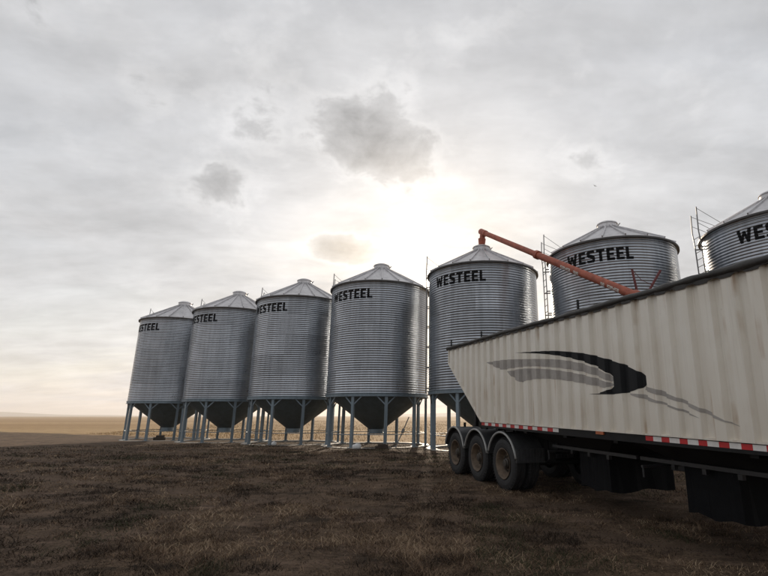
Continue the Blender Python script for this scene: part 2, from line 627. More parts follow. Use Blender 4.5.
SHEET = sheet_mesh()

# roof panel: a wedge with a raised rib on one edge
ROOF_H, CAP_R = 1.36, 0.44


def panel_mesh():
    mb = MB()
    span = 2 * math.pi / PANELS
    re, zt = BR + 0.10, ROOF_H
    n = 3
    for s in range(2):
        r, z = ((re, -0.045), (CAP_R, zt))[s]
        for k in range(n + 1):
            a = span * k / n
            mb.v.append((r * math.cos(a), r * math.sin(a), z))
    for k in range(n):
        mb.f.append((k, k + 1, n + 2 + k, n + 1 + k))
    # turned-down drip edge
    o = len(mb.v)
    for k in range(n + 1):
        a = span * k / n
        mb.v.append((re * math.cos(a), re * math.sin(a), -0.12))
    for k in range(n):
        mb.f.append((k + 1, k, o + k, o + k + 1))
    # rib
    mb.bar((re + 0.01, 0, -0.015), (CAP_R, 0, zt + 0.03), 0.05, 0.085)
    return mb.mesh('roof_panel', M['roof'])


PANEL = panel_mesh()
eb = MB()
eb.lathe([(BR + 0.103, BE - 0.135), (BR + 0.122, BE - 0.135), (BR + 0.122, BE - 0.065), (BR + 0.103, BE - 0.065), (BR + 0.103, BE - 0.135)], 80)
eb.lathe([(BR + 0.008, BE - 0.115), (BR + 0.099, BE - 0.115), (BR + 0.099, BE - 0.10), (BR + 0.008, BE - 0.09)], 80)
EAVE = eb.mesh('eave_ring', M['rim_eave'], False)
rb = MB()
rb.lathe([(BR - 0.1, BL - 0.17), (BR + 0.075, BL - 0.17), (BR + 0.075, BL - 0.155), (BR + 0.035, BL - 0.15), (BR + 0.035, BL - 0.01), (BR + 0.075, BL - 0.005), (BR + 0.075, BL + 0.012), (BR - 0.1, BL + 0.012)], 64)
RINGB = rb.mesh('ring_beam', M['leg'])
cb = MB()
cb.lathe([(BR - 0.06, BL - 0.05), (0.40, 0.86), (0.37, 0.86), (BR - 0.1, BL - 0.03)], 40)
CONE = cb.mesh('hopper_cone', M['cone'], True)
cb = MB()
cb.lathe([(0.40, 0.62), (0.44, 0.62), (0.44, 0.69), (0.41, 0.70), (0.41, 0.88), (0.37, 0.88), (0.37, 0.62), (0.40, 0.62)], 24)
cb.box((-0.50, -0.30, 0.63), (0.62, 0.30, 0.665))
cb.bar((0.62, 0, 0.648), (0.95, 0, 0.648), 0.03)
cb.lathe([(0.13, 0.93), (0.15, 0.95), (0.13, 0.97), (0.11, 0.95), (0.13, 0.93)], 16, 'z', (0, 0, -0.30))
GATE = cb.mesh('slide_gate', M['leg'])
lb = MB()
lb.box((-0.085, -0.075, 0.05), (0.045, 0.075, BL - 0.16))
lb.box((-0.15, -0.15, 0.035), (0.12, 0.15, 0.062))
LEG = lb.mesh('leg', M['leg'])
kb = MB()
kb.bar((0, 0.06, BL - 0.56), (-0.045, 0.46, BL - 0.17), 0.045, 0.06)
KNEE_A = kb.mesh('knee_brace', M['leg'])
kb = MB()
kb.bar((0, -0.06, BL - 0.56), (-0.045, -0.46, BL - 0.17), 0.045, 0.06)
KNEE_B = kb.mesh('knee_brace', M['leg'])
bb = MB()
bb.lathe([(BR - 0.22, -0.12), (BR + 0.14, -0.12), (BR + 0.14, 0.028), (BR + 0.12, 0.04), (BR - 0.20, 0.04), (BR - 0.22, 0.028), (BR - 0.22, -0.12)], 64)
BASE = bb.mesh('base_ring', M['ringm'])
hb = MB()
hb.tube([((BR - 0.1) * math.cos(2 * math.pi * k / 40), (BR - 0.1) * math.sin(2 * math.pi * k / 40), 0.66) for k in range(41)], 0.024, 6, False)
HOOP = hb.mesh('hoop_rail', M['leg'])
pb = MB()
pb.lathe([(CAP_R - 0.02, ROOF_H - 0.06), (CAP_R + 0.05, ROOF_H - 0.02), (CAP_R + 0.02, ROOF_H + 0.03), (CAP_R + 0.01, ROOF_H + 0.20), (CAP_R + 0.05, ROOF_H + 0.22), (CAP_R + 0.03, ROOF_H + 0.27),
          (CAP_R * 0.7, ROOF_H + 0.35), (CAP_R * 0.3, ROOF_H + 0.39), (0.0, ROOF_H + 0.40)], 28)
CAPM = pb.mesh('cap_lid', M['roof'], False)
hb2 = MB()
hb2.bar((CAP_R + 0.02, 0.1, ROOF_H + 0.12), (CAP_R + 0.16, 0.1, ROOF_H + 0.30), 0.03)
hb2.bar((CAP_R + 0.02, -0.1, ROOF_H + 0.12), (CAP_R + 0.16, -0.1, ROOF_H + 0.30), 0.03)
hb2.bar((CAP_R + 0.16, -0.1, ROOF_H + 0.30), (CAP_R + 0.16, 0.1, ROOF_H + 0.30), 0.03)
HINGE = hb2.mesh('lid_hinge', M['ladder'])


# ladder on +X side (rotated into place)
def ladder_meshes():
    x = BR + 0.17
    rails = []
    for s, top in ((-0.21, BE + 1.05), (0.21, BE + 1.28)):
        r = MB()
        xo = x + (0.13 if s < 0 else 0.0)
        r.tube([(xo, s, BL - 0.05), (xo, s, BE - 0.3), (xo + 0.03, s, BE + 0.2), (xo - 0.01, s, top)], 0.026, 6)
        rails.append(r.mesh('ladder_rail', M['ladder']))
    g = MB()
    z = BL + 0.1
    while z < BE + 0.05:
        g.tube([(x + 0.13, -0.21, z), (x, 0.21, z)], 0.014, 5)
        z += 0.31
    rung = g.mesh('ladder_rungs', M['ladder'])
    k = MB()
    for z in np.linspace(BL + 0.2, BE - 0.5, 6):
        for s in (-0.21, 0.21):
            k.bar((BR - 0.01, s, z), (x + (0.15 if s < 0 else 0.02), s, z), 0.03, 0.05)
    brk = k.mesh('wall_brackets', M['ladder'])
    st = []
    for s, top in ((-0.21, BE + 1.0), (0.21, BE + 1.22)):
        q = MB()
        q.tube([(x + (0.12 if s < 0 else -0.01), s, top), (BR - 0.75, s, BE + 0.42)], 0.011, 5)
        q.tube([(x + (0.13 if s < 0 else 0.0), s, BE + 0.55), (BR - 0.30, s, BE + 0.20)], 0.011, 5)
        st.append(q.mesh('roof_stay', M['ladder']))
    return rails, rung, brk, st


LRAILS, LRUNG, LBRK, LSTAY = ladder_meshes()


# ---- lettering cut into thin strips so that it follows the corrugations
def clip(poly, axis, lim, keep_less):
    outp = []
    n = len(poly)
    for i in range(n):
        a, b = poly[i], poly[(i + 1) % n]
        ia = (a[axis] <= lim) if keep_less else (a[axis] >= lim)
        ib = (b[axis] <= lim) if keep_less else (b[axis] >= lim)
        if ia:
            outp.append(a)
        if ia != ib:
            t = (lim - a[axis]) / (b[axis] - a[axis])
            outp.append((a[0] + (b[0] - a[0]) * t, a[1] + (b[1] - a[1]) * t))
    return outp


def slices(poly, axis, cuts):
    lo = min(p[axis] for p in poly)
    hi = max(p[axis] for p in poly)
    cs = [c_ for c_ in cuts if lo < c_ < hi]
    edges = [lo - 1] + cs + [hi + 1]
    for a, b in zip(edges[:-1], edges[1:]):
        q = clip(clip(poly, axis, a, False), axis, b, True)
        if len(q) >= 3:
            yield q


# block letters, unit height, as convex pieces
def rect(x0, y0, x1, y1):
    return [(x0, y0), (x1, y0), (x1, y1), (x0, y1)]


T = 0.21
GLYPH = {
    'W': (1.02, [[(0.0, 1), (0.25, 1), (0.38, 0), (0.18, 0)], [(0.18, 0), (0.38, 0), (0.60, 0.86), (0.42, 0.86)],
                 [(0.42, 0.86), (0.60, 0.86), (0.84, 0), (0.64, 0)], [(0.64, 0), (0.84, 0), (1.02, 1), (0.77, 1)]]),
    'E': (0.60, [rect(0, 0, 0.24, 1), rect(0.24, 0, 0.60, T), rect(0.24, 0.40, 0.55, 0.60), rect(0.24, 1 - T, 0.60, 1)]),
    'S': (0.64, [rect(0.10, 0, 0.54, T), [(0.0, 0.06), (0.10, 0.0), (0.10, 0.21), (0.0, 0.25)], [(0.54, 0), (0.64, 0.10), (0.64, 0.46), (0.54, 0.58), (0.42, 0.50), (0.42, 0.21)],
                 [(0.42, 0.30), (0.54, 0.58), (0.22, 0.72), (0.10, 0.46)], [(0.0, 0.56), (0.10, 0.44), (0.24, 0.52), (0.24, 0.79), (0.10, 1), (0.0, 0.90)],
                 rect(0.10, 1 - T, 0.54, 1), [(0.54, 0.79), (0.63, 0.75), (0.63, 0.94), (0.54, 1)]]),
    'T': (0.66, [rect(0, 1 - T, 0.66, 1), rect(0.21, 0, 0.45, 1 - T)]),
    'L': (0.56, [rect(0, 0, 0.24, 1), rect(0.24, 0, 0.56, T)]),
}


def lettering_mesh(text='WESTEEL', height=0.53, gap=0.13, zc=BE - 0.78):
    polys, x = [], 0.0
    for ch in text:
        wd, ps = GLYPH[ch]
        for p in ps:
            polys.append([(x + a, b) for a, b in p])
        x += wd + gap
    width = (x - gap)
    sx = height * 0.98
    mb = MB()
    zcuts = [BL + CORR / 8 * i for i in range(1, int((BE - BL) / CORR * 8))]
    xcuts = [i * 0.12 for i in range(-30, 31)]
    for p in polys:
        q = [((a - width / 2) * sx, zc + (b - 0.5) * height) for a, b in p]
        for s in slices(q, 1, zcuts):
            for t_ in slices(s, 0, xcuts):
                o = len(mb.v)
                for (u, z) in t_:
                    r = corr_r(z) + 0.0045
                    a = u / BR
                    mb.v.append((r * math.cos(a), r * math.sin(a), z))
                mb.f.append(tuple(range(o, o + len(t_))))
    return mb.mesh('lettering', M['letter'], False)


LETTER = lettering_mesh()
TEXT_ANG = math.atan2(-math.cos(R_(30.5)), -math.sin(R_(30.5)))

BIN_X = [-20.28, -14.67, -9.08, -3.54, 2.25, 8.0, 13.8]
BIN_Y = [37.23, 34.10, 30.99, 27.81, 24.62, 21.44, 18.30]
BIN_LABEL = [
    'galvanised hopper grain bin at the far left end of the row, the smallest in view',
    'galvanised hopper grain bin second from the left end, lettering cut off by its curve',
    'galvanised hopper grain bin third from the left end of the row',
    'galvanised hopper grain bin just left of the sun, with a white jug beneath it',
    'galvanised hopper grain bin just right of the sun, with the auger spout on its peak',
    'galvanised grain bin crossed by the red auger, standing behind the trailer',
    'galvanised grain bin at the right edge of the picture, the nearest of the row']

for bi in range(7):
    bx, by = BIN_X[bi], BIN_Y[bi]
    bz = -0.012 * (by - 22)
    root = empty('grain_bin', (bx, by, bz))
    tag(root, BIN_LABEL[bi], 'grain bin', 'row of hopper grain bins')
    to_cam = math.atan2(-by, -bx)
    for tier in range(TIERS):
        off = TEXT_ANG + (tier % 2) * math.pi / SHEETS + 0.25 + bi * 0.13
        for k in range(SHEETS):
            sc = 1.0 + 0.0007 * (k % 2) + 0.0004 * (tier % 2)
            link('wall_sheet', SHEET, root, (0, 0, BL + tier * TH), (0, 0, off + k * 2 * math.pi / SHEETS), (sc, sc, 1))
    for k in range(PANELS):
        link('roof_panel', PANEL, root, (0, 0, BE), (0, 0, to_cam + bi * 0.11 + k * 2 * math.pi / PANELS))
    link('eave_ring', EAVE, root)
    cap = link('cap_lid', CAPM, root, (0, 0, BE))
    link('lid_hinge', HINGE, cap, (0, 0, 0), (0, 0, to_cam + math.pi / 2 + 0.4))
    link('ring_beam', RINGB, root)
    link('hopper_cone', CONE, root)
    link('slide_gate', GATE, root, None, (0, 0, to_cam + math.pi - 0.5))
    link('base_ring', BASE, root)
    link('hoop_rail', HOOP, root)
    for k in range(LEGS):
        a = to_cam + R_(9.5) + k * 2 * math.pi / LEGS
        lg = link('leg', LEG, root, ((BR - 0.06) * math.cos(a), (BR - 0.06) * math.sin(a), 0), (0, 0, a))
        link('knee_brace', KNEE_A, lg)
        link('knee_brace', KNEE_B, lg)
    # ladder on the flank that faces the next bin along
    la = R_(167)
    ld = link('ladder_rungs', LRUNG, root, None, (0, 0, la))
    ld['kind'] = 'stuff'
    for me in LRAILS:
        link('ladder_rail', me, root, None, (0, 0, la))
    for me in LSTAY:
        link('roof_stay', me, root, None, (0, 0, la))
    br = link('wall_brackets', LBRK, root, None, (0, 0, la))
    br['kind'] = 'stuff'
    link('lettering', LETTER, root, None, (0, 0, TEXT_ANG - (R_(5.0) if bi == 6 else 0)))

# ------------------------------------------------------------------ auger
A0 = Vector((2.36, 24.55, 11.18))
A1 = Vector((6.62, 16.22, 5.64))
ad = (A1 - A0).normalized()
foot = A0 + ad * ((A0.z - 0.35) / -ad.z)
ag = empty('grain_auger', (foot.x, foot.y, float(hgt(foot.x, foot.y))))
tag(ag, 'long orange red grain auger slanting from behind the trailer up to a bin peak', 'auger')
AG = Vector(ag.location)


def arel(p):
    return Vector(p) - AG


def along(s, up_=0.0, side=0.0):
    sd_ = ad.cross(Vector((0, 0, 1))).normalized()
    uu = sd_.cross(ad).normalized()
    return arel(A0 + ad * s + uu * up_ + sd_ * side)


LEN = (foot - A0).length
mb = MB()
mb.tube([along(0.0), along(5.2)], 0.135, 18)
mb.tube([along(5.2), along(LEN - 0.3)], 0.155, 18)
auto_smooth(mb.build('auger_tube', M['auger'], ag))
for s in (5.2, 11.2):
    mb = MB()
    mb.tube([along(s - 0.10), along(s - 0.10), along(s + 0.10), along(s + 0.10)], [0.10, 0.20, 0.20, 0.10], 18)
    auto_smooth(mb.build('tube_collar', M['auger'], ag))
mb = MB()
mb.tube([along(-0.30), along(-0.26), along(0.3), along(0.32)], [0.12, 0.17, 0.17, 0.13], 16)
auto_smooth(mb.build('discharge_head', M['auger'], ag))
mb = MB()
ps = arel(A0)
mb.tube([ps + Vector((-0.03, 0.02, 0.02)), ps + Vector((-0.05, 0.03, -0.32)), ps + Vector((-0.07, 0.04, -0.36)), ps + Vector((-0.09, 0.06, -0.75))], [0.14, 0.15, 0.21, 0.17], 14)
auto_smooth(mb.build('discharge_spout', M['auger'], ag))
# worn stickers wrapped on the camera-facing flank of the tube
for s0, s1 in ((7.1, 7.75), (7.95, 8.25), (9.55, 9.75), (9.9, 10.5)):
    mb = MB()
    cols = 8
    nrm = Vector((-0.25, -0.75, -0.62))
    nrm = (nrm - ad * nrm.dot(ad)).normalized()
    tng = ad.cross(nrm)
    for j in range(cols + 1):
        s = s0 + (s1 - s0) * j / cols
        for k in range(5):
            a = R_(-26 + 13 * k)
            mb.v.append(tuple(along(s) + (nrm * math.cos(a) + tng * math.sin(a)) * 0.158))
    for j in range(cols):
        for k in range(4):
            if (j + k * 3) % 5 != 4:
                mb.f.append((j * 5 + k, j * 5 + k + 1, j * 5 + k + 6, j * 5 + k + 5))
    mb.build('sticker', M['decal_white'], ag)
# undercarriage: two frame legs, axle, wheels
mid = along(9.6)
gnd = -AG.z
ax_c = Vector((along(13.4).x, along(13.4).y, 0.42))
sdv = ad.cross(Vector((0, 0, 1))).normalized()
for s in (-1, 1):
    mb = MB()
    mb.tube([along(12.2, -0.15, 0.12 * s), ax_c + sdv * (1.15 * s)], 0.045, 8)
    mb.build('undercarriage_leg', M['auger_dark'], ag)
    mb = MB()
    mb.tube([along(15.6, -0.15, 0.12 * s), ax_c + sdv * (1.1 * s)], 0.04, 8)
    mb.build('undercarriage_strut', M['auger_dark'], ag)
    wr = MB()
    wc = ax_c + sdv * (1.3 * s)
    wr.tube([wc - sdv * 0.10, wc - sdv * 0.10, wc - sdv * 0.06, wc + sdv * 0.06, wc + sdv * 0.10, wc + sdv * 0.10], [0.22, 0.34, 0.40, 0.40, 0.34, 0.22], 24)
    wo = wr.build('wheel', M['rubber'], ag)
    hb_ = MB()
    hb_.tube([wc - sdv * 0.11, wc + sdv * 0.11], 0.19, 16)
    hb_.build('rim', M['rimp'], wo)
mb = MB()
mb.tube([ax_c - sdv * 1.25, ax_c + sdv * 1.25], 0.05, 8)
mb.build('axle', M['auger_dark'], ag)
mb = MB()
fp = along(LEN - 0.25)
mb.lathe([(0.05, -0.02), (0.62, -0.02), (0.70, 0.42), (0.67, 0.42), (0.59, 0.02), (0.05, 0.02)], 16, 'z', (fp.x, fp.y, fp.z - 0.3))
mb.build('intake_hopper', M['auger_dark'], ag)
# two raised truss posts that show above the trailer, and their cable
post_a = (Vector((6.944, 16.6, 6.623)), Vector((7.039, 16.6, 5.816)))
post_b = (Vector((7.97, 16.6, 6.585)), Vector((7.534, 16.6, 5.927)))
for (p, q) in (post_a, post_b):
    mb = MB()
    dn = (q - p) * 1.0
    mb.tube([arel(p), arel(q), arel(q + dn * 0.6)], 0.045, 8)
    mb.build('truss_post', M['auger_dark'], ag)
mb = MB()
mb.tube([arel(post_a[0]), arel((post_a[0] + post_b[1]) / 2 + Vector((0, 0, -0.05))), arel(post_b[1] + Vector((0.1, 0, 0.1)))], 0.012, 5)
mb.tube([arel(post_a[1] + (post_a[1] - post_a[0]) * 0.6), along(9.0)], 0.04, 6)
mb.tube([arel(post_b[1] + (post_b[1] - post_b[0]) * 0.6), along(9.4)], 0.04, 6)
mb.build('truss_cable', M['auger_dark'], ag)

# ------------------------------------------------------------------ trailer (local: x forward, y to its left, z up; near side at y = 0)
YAW, TILT = 0.367, 0.023
tx = Vector((math.sin(YAW) * math.cos(TILT), -math.cos(YAW) * math.cos(TILT), -math.sin(TILT)))
tz = Vector((math.sin(YAW) * math.sin(TILT), -math.cos(YAW) * math.sin(TILT), math.cos(TILT)))
ty = tz.cross(tx)
tr = empty('grain_trailer', (1.284, 10.648, 0.018))
tr.rotation_euler = Matrix((tx, ty, tz)).transposed().to_euler()
tag(tr, 'white ribbed grain hopper trailer with black tarp roll and a black and grey swoosh', 'trailer')
ZB, ZT, ZM = 1.334, 3.19, 2.80
XR, XL, XF, XFL = -2.877, -0.887, 9.9, 8.1
WID = 2.59
PITCH = 0.32


def rib_depth(x):
    f = (x - 0.10) % PITCH
    if f < 0.03:
        return 0.058 * f / 0.03
    if f < 0.18:
        return 0.058
    if f < 0.215:
        return 0.058 * (0.215 - f) / 0.035
    return 0.0


def rib_cuts(a, b):
    cs = []
    k = math.floor((a - 0.10) / PITCH) - 1
    while 0.10 + k * PITCH < b + PITCH:
        for f in (0.0, 0.03, 0.10, 0.18, 0.215):
            cs.append(0.10 + k * PITCH + f)
        k += 1
    return [c_ for c_ in cs if a < c_ < b]


SIDE_OUT = [(XL, ZB), (XFL, ZB), (XF, ZM - 0.2), (XF, ZT), (XR, ZT), (XR, ZM)]


def rib_sheet(poly, ysign, y0, extra, zc=None):
    mb = MB()
    xs = [p[0] for p in poly]
    cuts = rib_cuts(min(xs), max(xs))
    for s in slices(poly, 0, cuts):
        parts = slices(s, 1, zc) if zc else [s]
        for q in parts:
            o = len(mb.v)
            for (x, z) in q:
                mb.v.append((x, y0 - ysign * (rib_depth(x) + extra), z))
            idx = tuple(range(o, o + len(q)))
            mb.f.append(idx if ysign > 0 else tuple(reversed(idx)))
    return mb


rib_sheet(SIDE_OUT, 1, 0.0, 0.0).build('side_wall', M['trailer'], tr)
rib_sheet(SIDE_OUT, -1, WID, 0.0).build('side_wall', M['trailer'], tr)
# end slopes and end walls
mb = MB()
mb.add([(XR, 0, ZM), (XR, WID, ZM), (XR, WID, ZT), (XR, 0, ZT)], [(0, 3, 2, 1)])
mb.build('rear_wall', M['trailer'], tr)
mb = MB()
mb.add([(XL, 0.001, ZB), (XL, WID - 0.001, ZB), (XR, WID - 0.001, ZM), (XR, 0.001, ZM)], [(0, 3, 2, 1)])
mb.build('rear_slope', M['hopper'], tr)
mb = MB()
mb.add([(XFL, 0.001, ZB), (XFL, WID - 0.001, ZB), (XF, WID - 0.001, ZM - 0.2), (XF, 0.001, ZM - 0.2)], [(0, 1, 2, 3)])
mb.build('front_slope', M['hopper'], tr)
mb = MB()
mb.add([(XF, 0, ZM - 0.2), (XF, WID, ZM - 0.2), (XF, WID, ZT), (XF, 0, ZT)], [(0, 1, 2, 3)])
mb.build('front_wall', M['trailer'], tr)
# white trim along the sloped rear edge, top and bottom edge
mb = MB()
mb.bar((XL + 0.01, -0.022, ZB + 0.01), (XR, -0.022, ZM), 0.045, 0.05, ref=(0, 1, 0))
mb.bar((XR - 0.0, -0.024, ZM - 0.02), (XR - 0.0, -0.024, ZT), 0.047, 0.052, ref=(0, 1, 0))
mb.build('corner_trim', M['trailer'], tr)
mb = MB()
mb.box((XL, -0.050, ZB - 0.002), (XFL, -0.001, ZB + 0.018))
mb.build('lower_trim', M['trailer'], tr)

# hoppers: two funnels
for (h0, h1, c0, c1) in ((-0.4, 3.45, 1.85, 2.62), (3.45, 7.9, 4.15, 4.95)):
    mb = MB()
    za, zb_ = ZB - 0.02, 0.93
    ring1 = [(h0, 0.05, za), (h1, 0.05, za), (h1, WID - 0.05, za), (h0, WID - 0.05, za)]
    ring2 = [(c0, 0.6, zb_), (c1, 0.6, zb_), (c1, 1.95, zb_), (c0, 1.95, zb_)]
    mb.add(ring1 + ring2, [(0, 1, 5, 4), (1, 2, 6, 5), (2, 3, 7, 6), (3, 0, 4, 7), (4, 5, 6, 7)])
    mb.build('hopper', M['hopper'], tr)
    # hanging rubber skirt of the discharge chute, open at the bottom, slightly wavy
    mb = MB()
    per = []
    nseg = 10
    cor = [(c0, 0.6), (c1, 0.6), (c1, 1.95), (c0, 1.95)]
    for s in range(4):
        (xa, ya), (xb, yb) = cor[s], cor[(s + 1) % 4]
        for j in range(nseg):
            t = j / nseg
            per.append((xa + (xb - xa) * t, ya + (yb - ya) * t))
    for i, (px, py) in enumerate(per):
        wob = 0.012 * math.sin(i * 1.9) + 0.008 * math.sin(i * 0.7)
        mb.v.append((px, py, 0.94))
        mb.v.append((px + wob, py + wob, 0.33 + 0.025 * math.sin(i * 0.9)))
    n = len(per)
    for i in range(n):
        j = (i + 1) % n
        mb.f.append((2 * i, 2 * j, 2 * j + 1, 2 * i + 1))
    mb.build('chute_skirt', M['chute'], tr)
    # gate track rails and crank shaft
    for yy in (0.52, 2.03):
        mb = MB()
        mb.bar((c0 - 0.7, yy, 0.955), (c1 + 0.75, yy, 0.955), 0.05, 0.05)
        mb.build('gate_track', M['steel_rail'], tr)
    mb = MB()
    mb.tube([(c0 - 0.25, 0.10, 0.90), (c0 - 0.25, 2.4, 0.90)], 0.02, 8)
    mb.tube([(c0 - 0.25, 0.12, 0.90), (c0 - 0.25, 0.12, 0.76)], 0.014, 6)
    mb.build('gate_crank', M['steel_rail'], tr)
    mb = MB()
    for xx in (c0 - 0.1, (c0 + c1) / 2, c1 + 0.1):
        mb.box((xx - 0.03, 0.50, 0.86), (xx + 0.03, 0.56, 0.925))
    mb.build('track_rollers', M['steel_rail'], tr)['kind'] = 'stuff'

# bottom rails, cross members
for yy in (0.0, WID - 0.06):
    mb = MB()
    mb.box((XL - 0.02, yy - 0.03 if yy < 1 else yy, ZB - 0.115), (XFL + 0.3, yy + 0.05, ZB - 0.004))
    mb.build('bottom_rail', M['frame'], tr)
for xx in (-0.3, 0.9, 2.2, 3.45, 5.6, 6.9, 8.0):
    mb = MB()
    mb.box((xx - 0.05, 0.06, ZB - 0.16), (xx + 0.05, WID - 0.07, ZB - 0.05))
    mb.build('cross_member', M['frame'], tr)
# rear sub-frame over the axles
for yy in (0.72, 1.75):
    mb = MB()
    mb.box((-3.25, yy, 0.86), (1.0, yy + 0.12, 1.06))
    mb.build('frame_rail', M['frame'], tr)
    mb = MB()
    mb.bar((-2.9, yy + 0.06, 1.05), (-2.72, yy + 0.06, 2.72), 0.09, 0.12)
    mb.bar((-1.35, yy + 0.06, 1.05), (-1.75, yy + 0.06, 1.95), 0.09, 0.12)
    mb.build('rear_post', M['frame'], tr)
mb = MB()
mb.box((-3.30, 0.25, 0.55), (-3.18, WID - 0.25, 0.67))
mb.bar((-3.24, 0.55, 0.6), (-3.2, 0.55, 1.0), 0.08)
mb.bar((-3.24, WID - 0.55, 0.6), (-3.2, WID - 0.55, 1.0), 0.08)
mb.build('rear_bumper', M['frame'], tr)
# suspension hangers down from the body
for xx in (-0.65, 0.62):
    for ya, yb in ((0.70, 0.86), (1.74, 1.88)):
        mb = MB()
        mb.box((xx - 0.06, ya, 0.62), (xx + 0.06, yb, ZB - 0.1))
        mb.build('suspension_hanger', M['frame'], tr)

# reflective tape
EDGE2 = [4.158, 4.29, 4.431, 4.56, 4.719, 4.838, 4.993, 5.113, 5.266, 5.396, 5.538, 5.668, 5.818, 5.95, 6.09, 6.22]
EDGE1 = [-0.87 + 0.168 * k for k in range(19)]
for E_ in (EDGE1, EDGE2):
    for k in range(len(E_) - 1):
        mb = MB()
        mb.box((E_[k], -0.034, ZB - 0.072), (E_[k + 1] - 0.002, -0.0305, ZB - 0.012))
        mb.build('reflector_tape', M['red'] if k % 2 == 0 else M['whitetape'], tr)
mb = MB()
mb.box((3.16, -0.055, ZB - 0.046), (3.33, -0.0305, ZB - 0.003))
mb.build('marker_light', M['orange'], tr)

# swoosh graphic in vinyl on the ribs
SW = {
    'black': [(0.785, 2.752), (1.637, 2.698), (2.168, 2.654), (2.647, 2.588), (3.079, 2.513), (3.512, 2.4), (3.814, 2.308), (4.053, 2.217), (4.201, 2.137), (4.267, 2.063), (4.24, 1.994), (4.136, 1.942), (3.976, 1.904), (3.723, 1.88), (3.454, 1.875), (3.064, 1.886), (3.266, 1.897), (3.46, 1.93), (3.581, 1.988), (3.632, 2.062), (3.574, 2.141), (3.4, 2.244), (3.113, 2.355), (2.749, 2.457), (2.284, 2.558), (1.624, 2.658)],
    'g1': [(-0.525, 2.656), (0.291, 2.648), (1.113, 2.596), (2.091, 2.513), (2.745, 2.412), (3.173, 2.302), (3.492, 2.181), (3.622, 2.09), (3.545, 2.06), (3.295, 2.148), (2.882, 2.248), (2.251, 2.35), (1.418, 2.435), (0.706, 2.454), (0.219, 2.445), (-0.043, 2.505)],
    'g2': [(0.439, 2.396), (1.101, 2.412), (1.897, 2.349), (2.574, 2.256), (3.156, 2.143), (3.541, 2.04), (3.6, 2.007), (3.438, 1.971), (3.006, 2.042), (2.399, 2.131), (1.789, 2.184), (1.297, 2.186), (0.97, 2.155), (0.658, 2.255)],
    't1': [(4.223, 1.973), (4.49, 1.91), (4.836, 1.787), (5.148, 1.666), (5.578, 1.48), (5.448, 1.523), (5.115, 1.63), (4.83, 1.745), (4.613, 1.808), (4.379, 1.872), (4.199, 1.923)],
    't2': [(3.938, 1.881), (4.191, 1.861), (4.37, 1.8), (4.667, 1.712), (4.909, 1.638), (5.077, 1.57), (4.845, 1.631), (4.533, 1.724), (4.22, 1.792), (3.993, 1.851)],
}


def triangulate(poly):
    """ear clipping"""
    def area(a, b, c_):
        return (b[0] - a[0]) * (c_[1] - a[1]) - (b[1] - a[1]) * (c_[0] - a[0])
    p = list(poly)
    if sum(p[i][0] * p[(i + 1) % len(p)][1] - p[(i + 1) % len(p)][0] * p[i][1] for i in range(len(p))) < 0:
        p.reverse()
    tris = []
    guard = 0
    while len(p) > 3 and guard < 2000:
        guard += 1
        for i in range(len(p)):
            a, b, c_ = p[i - 1], p[i], p[(i + 1) % len(p)]
            if area(a, b, c_) <= 1e-9:
                continue
            if any(area(a, b, q) > 0 and area(b, c_, q) > 0 and area(c_, a, q) > 0 for q in p if q not in (a, b, c_)):
                continue
            tris.append([a, b, c_])
            p.pop(i)
            break
        else:
            break
    if len(p) == 3:
        tris.append(p)
    return tris


def smooth_closed(poly, keep):
    """Catmull-Rom resampling of a closed outline, sharp at the indices in keep"""
    n = len(poly)
    outp = []
    for i in range(n):
        p0, p1, p2, p3 = poly[i - 1], poly[i], poly[(i + 1) % n], poly[(i + 2) % n]
        if i in keep:
            p0 = p1
        if (i + 1) % n in keep:
            p3 = p2
        for t in (0, 0.33, 0.67):
            outp.append(tuple(0.5 * (2 * p1[k] + (p2[k] - p0[k]) * t + (2 * p0[k] - 5 * p1[k] + 4 * p2[k] - p3[k]) * t * t + (3 * p1[k] - p0[k] - 3 * p2[k] + p3[k]) * t ** 3) for k in (0, 1)))
    return outp


KEEP = {'black': (0, 15), 'g1': (0, 7, 8), 'g2': (0, 6, 7), 't1': (0, 4, 10), 't2': (0, 5, 9)}
for key, poly in SW.items():
    mb = MB()
    for tri in triangulate(smooth_closed(poly, KEEP[key])):
        xs = [p[0] for p in tri]
        for q in slices(tri, 0, rib_cuts(min(xs), max(xs))):
            o = len(mb.v)
            for (x, z) in q:
                mb.v.append((x, -rib_depth(x) - 0.0035, z))
            mb.f.append(tuple(range(o, o + len(q))))
    mb.build('swoosh', M['swoosh_black'] if key == 'black' else M['swoosh_grey'], tr)

# tarp: sheet over the bows and the roll along the near edge
mb = MB()
nxs, nys = 60, 12
for i in range(nxs + 1):
    x = XR - 0.03 + (XF + 0.06 - XR) * i / nxs
    for j in range(nys + 1):
        t = j / nys
        y = -0.02 + (WID + 0.04) * t
        bow = abs(((x + 0.4) % 1.5) - 0.75) / 0.75
        z = ZT + 0.05 + (0.26 + 0.05 * bow) * math.sin(math.pi * t) ** 0.8
        mb.v.append((x, y, z))
m_ = nys + 1
for i in range(nxs):
    for j in range(nys):
        mb.f.append((i * m_ + j, (i + 1) * m_ + j, (i + 1) * m_ + j + 1, i * m_ + j + 1))
mb.build('tarp_sheet', M['tarp'], tr, True)
mb = MB()
pts, rad = [], []
for i in range(161):
    x = XR - 0.08 + (XF + 0.16 - XR) * i / 160
    pts.append((x, -0.055 + 0.006 * math.sin(x * 3.1), ZT + 0.035 + 0.006 * math.sin(x * 1.3 + 1) + 0.004 * math.sin(x * 5.2)))
    rad.append(0.045 + 0.003 * math.sin(x * 2.3) + 0.003 * math.sin(x * 7.7) + 0.004 * math.sin(x * 17.3) + (0.014 if abs(x - 4.72) < 0.12 else 0))
mb.tube(pts, rad, 10)
